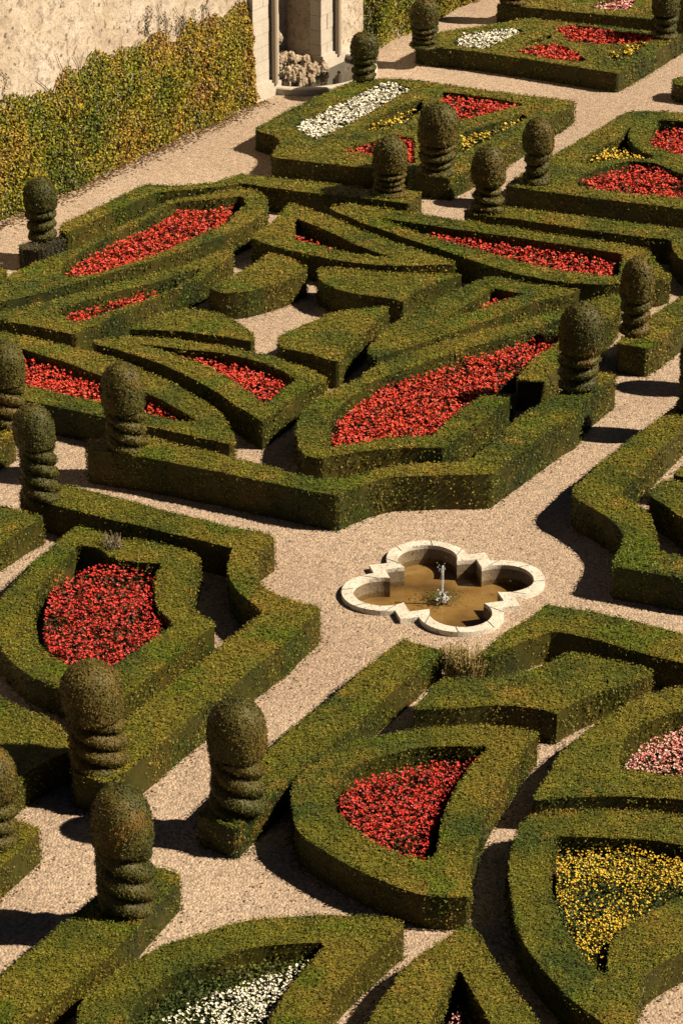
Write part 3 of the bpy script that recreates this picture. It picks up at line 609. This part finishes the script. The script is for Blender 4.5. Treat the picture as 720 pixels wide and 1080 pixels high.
# ------------------------------------------------------------------ quatrefoil fountain
fc = P(467.5, 617, .09); FA = math.radians(13.7)
froot = empty('fountain', (fc[0], fc[1], 0)); tag(froot, 'low quatrefoil stone fountain basin with a small jet in the gravel crossing', 'fountain')
def quatre(hs, d, r, n=28):
    """outline of a square (half side hs) joined with four circles of radius r at distance d; local"""
    pts = []
    for k in range(4):
        a = k*math.pi/2
        # where the circle crosses the square side
        yy = math.sqrt(max(r*r-(hs-d)**2, .0001)); a0 = math.atan2(-yy, hs-d); a1 = math.atan2(yy, hs-d)
        loc = [(d+r*math.cos(a0+(a1-a0)*i/n), r*math.sin(a0+(a1-a0)*i/n)) for i in range(n+1)] + [(hs, hs)]
        for x, y in loc: pts.append((x*math.cos(a)-y*math.sin(a), x*math.sin(a)+y*math.cos(a)))
    p = np.array(pts); c, s = math.cos(FA), math.sin(FA)
    q = np.stack([p[:, 0]*c-p[:, 1]*s+fc[0], p[:, 0]*s+p[:, 1]*c+fc[1], 0*p[:, 0]], 1)
    return q
FD, FO, FI = 1.03, .705, .515
outer, inner = quatre(1.02, FD, FO), quatre(.80, FD, FI)
def lift(p, z): q = p.copy(); q[:, 2] = z; return q
n_ = len(outer)
mb = MB()
prof = [(outer, -.02), (outer, .075), (outer*.99+inner*.01, .092), (inner*.985+outer*.015, .094), (inner, .08), (inner*1.0, .02)]
rings_ = [lift(p, z) for p, z in prof]
# worn edges
for rr in rings_[1:5]:
    rr[:, 2] += .008*smoothnoise(rr[:, :2], 6, 21); rr[:, 0] += .012*smoothnoise(rr[:, :2], 7, 22); rr[:, 1] += .012*smoothnoise(rr[:, :2], 7, 23)
for i in range(len(rings_)-1):
    q = np.arange(n_); r2 = (q+1) % n_
    mb.add(np.concatenate([rings_[i], rings_[i+1]]), np.stack([q, r2, r2+n_, q+n_], 1))
for k in range(4):
    for j in (3, 11, 19, 26):
        i = k*(len(outer)//4)+j
        a, b = rings_[2][i], rings_[3][i]; t = unit(np.cross(b-a, [0, 0, 1.]))*.006; u = np.array([0, 0, .004])
        mb.add([a-t+u, a+t+u, b+t+u, b-t+u], [(0, 1, 2, 3)], mi=1)
mb.build('rim', [M['rim'], M['pipe']], froot)
mb = MB(); q = np.arange(n_); r2 = (q+1) % n_
mb.add(np.concatenate([lift(inner, .025), lift(inner, -.42)]), np.stack([q, r2, r2+n_, q+n_], 1))
mb.build('basin_wall', M['basinwall'], froot)
VV, TT, _ = tess([orient(lift(inner, -.27))]); mb = MB(); mb.add(VV, TT); mb.build('basin_floor', M['floor'], froot)
VV, TT, _ = tess([orient(lift(inner, -.17))]); mb = MB(); mb.add(VV, TT); mb.build('water_surface', M['water'], froot)
jc = np.array([fc[0]-.02, fc[1]-.02, 0])
mb = MB(); tube(mb, [jc+[0, 0, z] for z in (-.27, -.15, -.04)], [.03, .022, .015]); mb.build('nozzle', M['pipe'], froot)
mb = MB()
for k in range(3):
    tube(mb, [jc+[.012*math.sin(z*9+k*2), .012*math.cos(z*8+k), z] for z in np.linspace(-.05, .46, 16)], .009, 6, .3)
for k in range(70):
    z = rng.uniform(.0, .50); r0 = .012 + .03*(z > .36); p = jc+[rng.normal(0, r0), rng.normal(0, r0), z]
    tube(mb, [p, p+[0, 0, rng.uniform(.01, .035)]], rng.uniform(.004, .009), 5)
for k in range(120):
    a = rng.uniform(0, 6.3); r0 = abs(rng.normal(0, .09)); p = jc+[r0*math.cos(a), r0*math.sin(a), -.17+rng.uniform(0, .05)]
    tube(mb, [p, p+[rng.normal(0, .01), rng.normal(0, .01), rng.uniform(.01, .03)]], rng.uniform(.006, .014), 5)
mb.build('water_jet', M['foam'], froot)['kind'] = 'stuff'
mb = MB(); nn_ = 420; a = rng.uniform(0, 6.3, nn_); r0 = np.abs(rng.normal(.1, .16, nn_))
C = np.stack([jc[0]+r0*np.cos(a)*1.4, jc[1]+.12+r0*np.sin(a), np.full(nn_, -.163)], 1); leaves(mb, C, np.tile([0, 0, 1.], (nn_, 1)), .05, .02, .3)
mb.build('pond_weed', M['bedleaf'], froot)['kind'] = 'stuff'
del froot['_o']
# ------------------------------------------------------------------ ground (open under the basin)
big = np.array([(-400, -100, 0), (400, -100, 0), (400, 900, 0), (-400, 900, 0)], float)
VV, TT, _ = tess([orient(big), orient(lift(outer*.5+inner*.5, 0), False)])
mb = MB(); mb.add(VV, TT); g_ = mb.build('ground', M['gravel'], origin=(0, 0, 0)); tag(g_, kind='structure')
# ------------------------------------------------------------------ high wall, creeper, wall fountain
A0, A1 = P(0, 229, 0), P(268, 105, 0)
U = unit(A1-A0); NW = np.array([U[1], -U[0], 0])      # toward the walk
def S(px, y0=None):          # distance along the wall base for a picture column
    a = (px-360)/F
    # ray at ground line:  A0 + U s, solve x = a * depth
    lo, hi = -20., 80.
    for _ in range(60):
        m_ = (lo+hi)/2; p = A0+U*m_
        if p[0]/depth(p) < a: lo = m_
        else: hi = m_
    return lo
def W(s, z, n=0.): return A0 + U*s + NW*n + np.array([0, 0, z])
def wbox(mb, s0, s1, z0, z1, n0, n1, bev=.0):
    V = [W(s, z, n) for s in (s0, s1) for n in (n0, n1) for z in (z0, z1)]
    mb.add(V, [(0, 1, 3, 2), (4, 6, 7, 5), (0, 4, 5, 1), (2, 3, 7, 6), (1, 5, 7, 3), (0, 2, 6, 4)])
s1, s2, s3, s4, s5 = S(262), S(291), S(334), S(354), S(380)
WT = 11.0
wroot = empty('garden_wall', A0); tag(wroot, 'high pale rubble wall with cut stone pilasters at the upper left', 'wall')
mb = MB(); wbox(mb, -40, s1+.05, -.1, WT, -1.2, 0); wbox(mb, s4-.05, s4+60, -.1, WT, -1.2, 0); wbox(mb, s1-.3, s4+.3, -.1, WT, -2.6, -.98); wbox(mb, s1+.1, s2-.12, -.1, WT, -.97, -.22); wbox(mb, s3+.04, s4-.15, -.1, WT, -.97, -.22); mb.build('rubble_face', M['rubble'], wroot)
# origin of a part is its thing's origin, so sub-part meshes share it
def build_sub(mb, name, mat, par): 
    o = mb.build(name, mat, None, origin=A0); o.location = (0, 0, 0); o.parent = par; return o
def pilaster2(sa, sb, n, proj=0):
    mb = MB(); z = 0.; k = 0
    while z < WT:
        hgt = rng.uniform(.30, .42); f = rng.uniform(.3, .45) if k % 2 else rng.uniform(.55, .7); cuts = [sa, sa+(sb-sa)*f, sb]
        for i in range(2):
            e = rng.uniform(-.006, .01); wbox(mb, cuts[i]+.004*(i > 0), cuts[i+1]-.004*(i < 1), z+.006, z+hgt-.004, -.2, n+e)
        z += hgt; k += 1
    wbox(mb, sa+.03, sb-.03, -.05, WT, -.18, n-.02)
    o = mb.build('pilaster', M['ashlar'], wroot)
    m2 = MB(); wbox(m2, sa-.03, sb+.06, -.02, .34, -.1, n+.12); wbox(m2, sa-.02, sb+.04, .345, .42, -.1, n+.07); build_sub(m2, 'plinth', M['ashlar'], o)
    return o
pilaster2(s1+.05, s2-.05, .14); pilaster2(s3, s4-.05, .14)
mb = MB()
for sx in (s2-.42, s4-.28):
    tube(mb, [W(sx, z, .24) for z in np.linspace(.3, WT, 20)], .085, 12)
mb.build('rounded_moulding', M['lead'], wroot)
mb = MB(); wbox(mb, s4, s5+2.0, -.02, .30, 0, .16); mb.build('footing', M['ashlar'], wroot)
del wroot['_o']
# creeper
def creeper(name, sa, sb, htop, label, n_per=1250, sparse=True, mat='creeper'):
    mb = MB(); ns = int((sb-sa)/.25)
    # woody backing
    n = int((sb-sa)*htop(.5*(sa+sb))*n_per*1.15)
    s = rng.uniform(sa, sb, n); z = rng.uniform(0, 1, n)
    H = np.array([htop(x) for x in s]); H = H*(1+.10*smoothnoise(np.stack([s, s*0], 1), 2.2, 31)) + .25*smoothnoise(np.stack([s, s*0], 1), 6, 32)
    z = z*(H+.3); keep = (z < H - np.abs(rng.normal(0, .18, n))*1.0); s, z, H = s[keep], z[keep], H[keep]
    pts = np.stack([s, z], 1); th = .28 + .16*smoothnoise(pts, 2.6, 33) + .08*smoothnoise(pts, 8, 34)
    edge = np.clip((H-z)/1.0, .12, 1); eb = np.clip(np.minimum(s-sa, sb-s)/.35, .1, 1)
    th = np.maximum(th*edge*eb, .03)*rng.uniform(.35, 1.05, len(s))
    C = A0 + U*s[:, None] + NW*th[:, None] + np.array([0, 0, 1])*z[:, None]
    nn = np.tile(NW+np.array([0, 0, .45]), (len(s), 1))
    leaves(mb, C, nn, .072, .052, .7, t=np.clip(rng.uniform(0, 1, len(s))*.7+.3*np.clip((s-sa)/(sb-sa), 0, 1), 0, 1))
    root = empty(name, W(.5*(sa+sb), 0)); tag(root, label, 'climbing plant')
    mb.build('foliage', M[mat], root)['kind'] = 'stuff'
    m2 = MB()
    for k in range(int((sb-sa)*3.0)):
        x = rng.uniform(sa+.1, sb-.1); hh = htop(x)+rng.uniform(-.3, .55); p = [(x, 0)]
        while p[-1][1] < hh: p.append((p[-1][0]+rng.normal(0, .09), p[-1][1]+.22))
        tube(m2, [W(a, b_, .035) for a, b_ in p], np.linspace(.022, .006, len(p)), 5)
    m2.build('stems', M['stem'], root)
    if sparse:
        m3 = MB(); 
        for k in range(int((sb-sa)*6)):
            x = rng.uniform(sa+.1, sb-.1); hh = htop(x)+.15*rng.normal()
            if smoothnoise(np.array([[x, 0.]]), 1.1, 35)[0] < -.05: continue
            ln = abs(rng.normal(0, .42)); p = [(x, hh-.1)]
            while p[-1][1] < hh+ln: p.append((p[-1][0]+rng.normal(0, .07), p[-1][1]+.1))
            tube(m3, [W(a, b_, .03) for a, b_ in p], .008, 4)
            for a, b_ in p:
                for j in range(3): leaves(m3, np.array([W(a+rng.normal(0, .06), b_+rng.normal(0, .05), .05)]), NW[None]*1., .06, .045, .6)
        m3.build('loose_shoots', M['shoot'], root)
    del root['_o']
M['stem'] = simple('woody_stem', (.10, .065, .035), .8)
M['shoot'] = leaf_mat('shoot_leaves', (.09, .07, .02), (.14, .12, .03), (.2, .12, .04))
sA, sB = S(0), S(270)
def h1(s): 
    f = (s-sA)/(sB-sA)
    return float(np.interp(f, [-1, 0, .25, .45, .67, .9, 1], [2.7, 2.65, 2.72, 2.95, 2.75, 2.65, 2.6]))
creeper('wall_creeper', -6, sB-.1, h1, 'broad green and autumn yellow creeper covering the foot of the wall at the left')
creeper('wall_creeper', S(383), S(383)+9, lambda s: 2.4, 'smaller reddish creeper on the wall right of the wall fountain', sparse=False)
# dead leaves fallen at the foot of the creeper
mb = MB(); n = 2600; s = rng.uniform(-6, sB, n); d = .25+np.abs(rng.normal(0, .22, n))
C = A0+U*s[:, None]+NW*d[:, None]; C[:, 2] = .012
leaves(mb, C, np.tile([0, 0, 1.], (n, 1)), .07, .05, .25)
M['dead'] = leaf_mat('fallen_leaves', (.14, .07, .025), (.2, .11, .04), (.26, .14, .05))
o = mb.build('fallen_leaves', M['dead'], origin=A0); tag(o, 'brown fallen leaves along the foot of the creeper', 'leaf litter', kind='stuff')
# wall fountain: curb, water, rockwork
sc = (s2+s3)/2+.55
proot = empty('wall_fountain', W(sc, 0)); tag(proot, 'half round pool with a heap of rockwork in the niche of the high wall', 'fountain')
def arc(r, z, n=28, e=1.0): return np.array([W(sc+r*1.12*math.cos(a), z, .05+r*e*math.sin(a)) for a in np.linspace(math.pi*1.0, 0, n)])
mb = MB(); RO = (s3-s2)/2+.75
seq = [arc(RO, 0), arc(RO, .16), arc(RO-.03, .19), arc(RO-.19, .19), arc(RO-.22, .16), arc(RO-.22, -.25)]
for i in range(5):
    q = np.arange(27); mb.add(np.concatenate([seq[i], seq[i+1]]), np.stack([q, q+1, q+29, q+28], 1))
mb.build('curb', M['ashlar'], proot)
M['darkwater'] = simple('dark_water', (.02, .017, .01), .06)
mb = MB(); a = arc(RO-.2, .05); c_ = W(sc, .05, -1.7)[None]; a = np.concatenate([W(sc-RO*1.1, .05, -1.7)[None], a, W(sc+RO*.9, .05, -1.7)[None]])
mb.add(np.concatenate([a, c_]), [(i, i+1, len(a)) for i in range(len(a)-1)]); mb.build('water_surface', M['darkwater'], proot)
def rock(mb, c, r):
    nu, nv = 14, 10; V = []
    for i in range(nv+1):
        for j in range(nu):
            ph = math.pi*i/nv; th = 2*math.pi*j/nu
            V.append((math.sin(ph)*math.cos(th), math.sin(ph)*math.sin(th), math.cos(ph)*1.2))
    V = np.array(V); off = rng.uniform(0, 50, 3); V *= (1+.34*smoothnoise(V+off, 3.0, 41)+.30*smoothnoise(V+off, 8, 42))[:, None]; V[:, 2] *= 1.1
    f = [(i*nu+j, (i+1)*nu+j, (i+1)*nu+(j+1) % nu, i*nu+(j+1) % nu) for i in range(nv) for j in range(nu)]
    mb.add(V*r+c, f)
mb = MB()
for k in range(260):
    u = rng.uniform(0, 1); s = s2-.05 + u*(s3-s2)*1.0; nd = rng.uniform(-1.5, .55); top = (1.05-.75*u)*(.6+.35*(nd < 0)) + (.9 if u < .16 and nd < .1 else 0)
    rock(mb, W(s, rng.uniform(.02, max(top, .1)), nd), rng.uniform(.06, .13))
mb.build('rockwork', M['rock'], proot)
del proot['_o']

mb = MB(); n = 5200      # clippings and dry leaves scattered over the gravel
C = np.array([P(x, y, .012) for x, y in zip(rng.uniform(-60, 780, n), 1130*rng.uniform(.04, 1, n)**.8)])
k_ = smoothnoise(C[:, :2], 1.3, 51)+rng.normal(0, .3, n) > -.1; C = C[k_]
leaves(mb, C, np.tile([0, 0, 1.], (len(C), 1)), .04, .028, .3)
for l in BASE:          # litter gathered against the foot of each hedge
    e = np.roll(l, -1, 0)-l; ln = np.linalg.norm(e, axis=1); n = int(ln.sum()*16); i = rng.choice(len(l), n, p=ln/ln.sum())
    nn = unit(np.stack([e[i, 1], -e[i, 0], 0*e[i, 0]], 1)); C = l[i]+e[i]*rng.uniform(0, 1, (n, 1))+nn*np.abs(rng.normal(0, .07, (n, 1))); C[:, 2] = .01
    leaves(mb, C, np.tile([0, 0, 1.], (n, 1)), .042, .03, .3)
o = mb.build('leaf_litter', M['dead'], origin=(0, 0, 0)); tag(o, 'small dry clippings scattered over the gravel walks', 'leaf litter', kind='stuff')
mb = MB()
for q in SOIL:
    q3 = orient(np.concatenate([q, np.full((len(q), 1), .004)], 1)); V_, T_, _ = tess([q3]); mb.add(V_, T_)
o = mb.build('soil', M['soil'], origin=(0, 0, 0)); tag(o, kind='structure')
# ------------------------------------------------------------------ real-world albedo: everything but the whitest petals is brought down, exposure makes it up
KEEP = {'box_foliage': .73, 'yew_foliage': .56, 'rockwork': .6, 'creeper_leaves': .72, 'gravel': .61, 'bed_foliage': .66, 'white_petals': 1.0, 'red_petals': .74, 'deep_red_petals': .74, 'yellow_petals': .72, 'pink_petals': .85, 'water_spray': 1, 'clear_water': 1, 'rim_stone': .84, 'rubble_render': .62}
for m in bpy.data.materials:
    if not m.use_nodes: continue
    b = m.node_tree.nodes.get('Principled BSDF')
    if not b: continue
    k = KEEP.get(m.name, .575); s = b.inputs['Base Color']
    if s.is_linked:
        src = s.links[0].from_socket; o = mix(m.node_tree, 1.0, src, g3(k), 'MULTIPLY'); m.node_tree.links.new(o, s)
    else:
        c = s.default_value; s.default_value = (c[0]*k, c[1]*k, c[2]*k, 1)
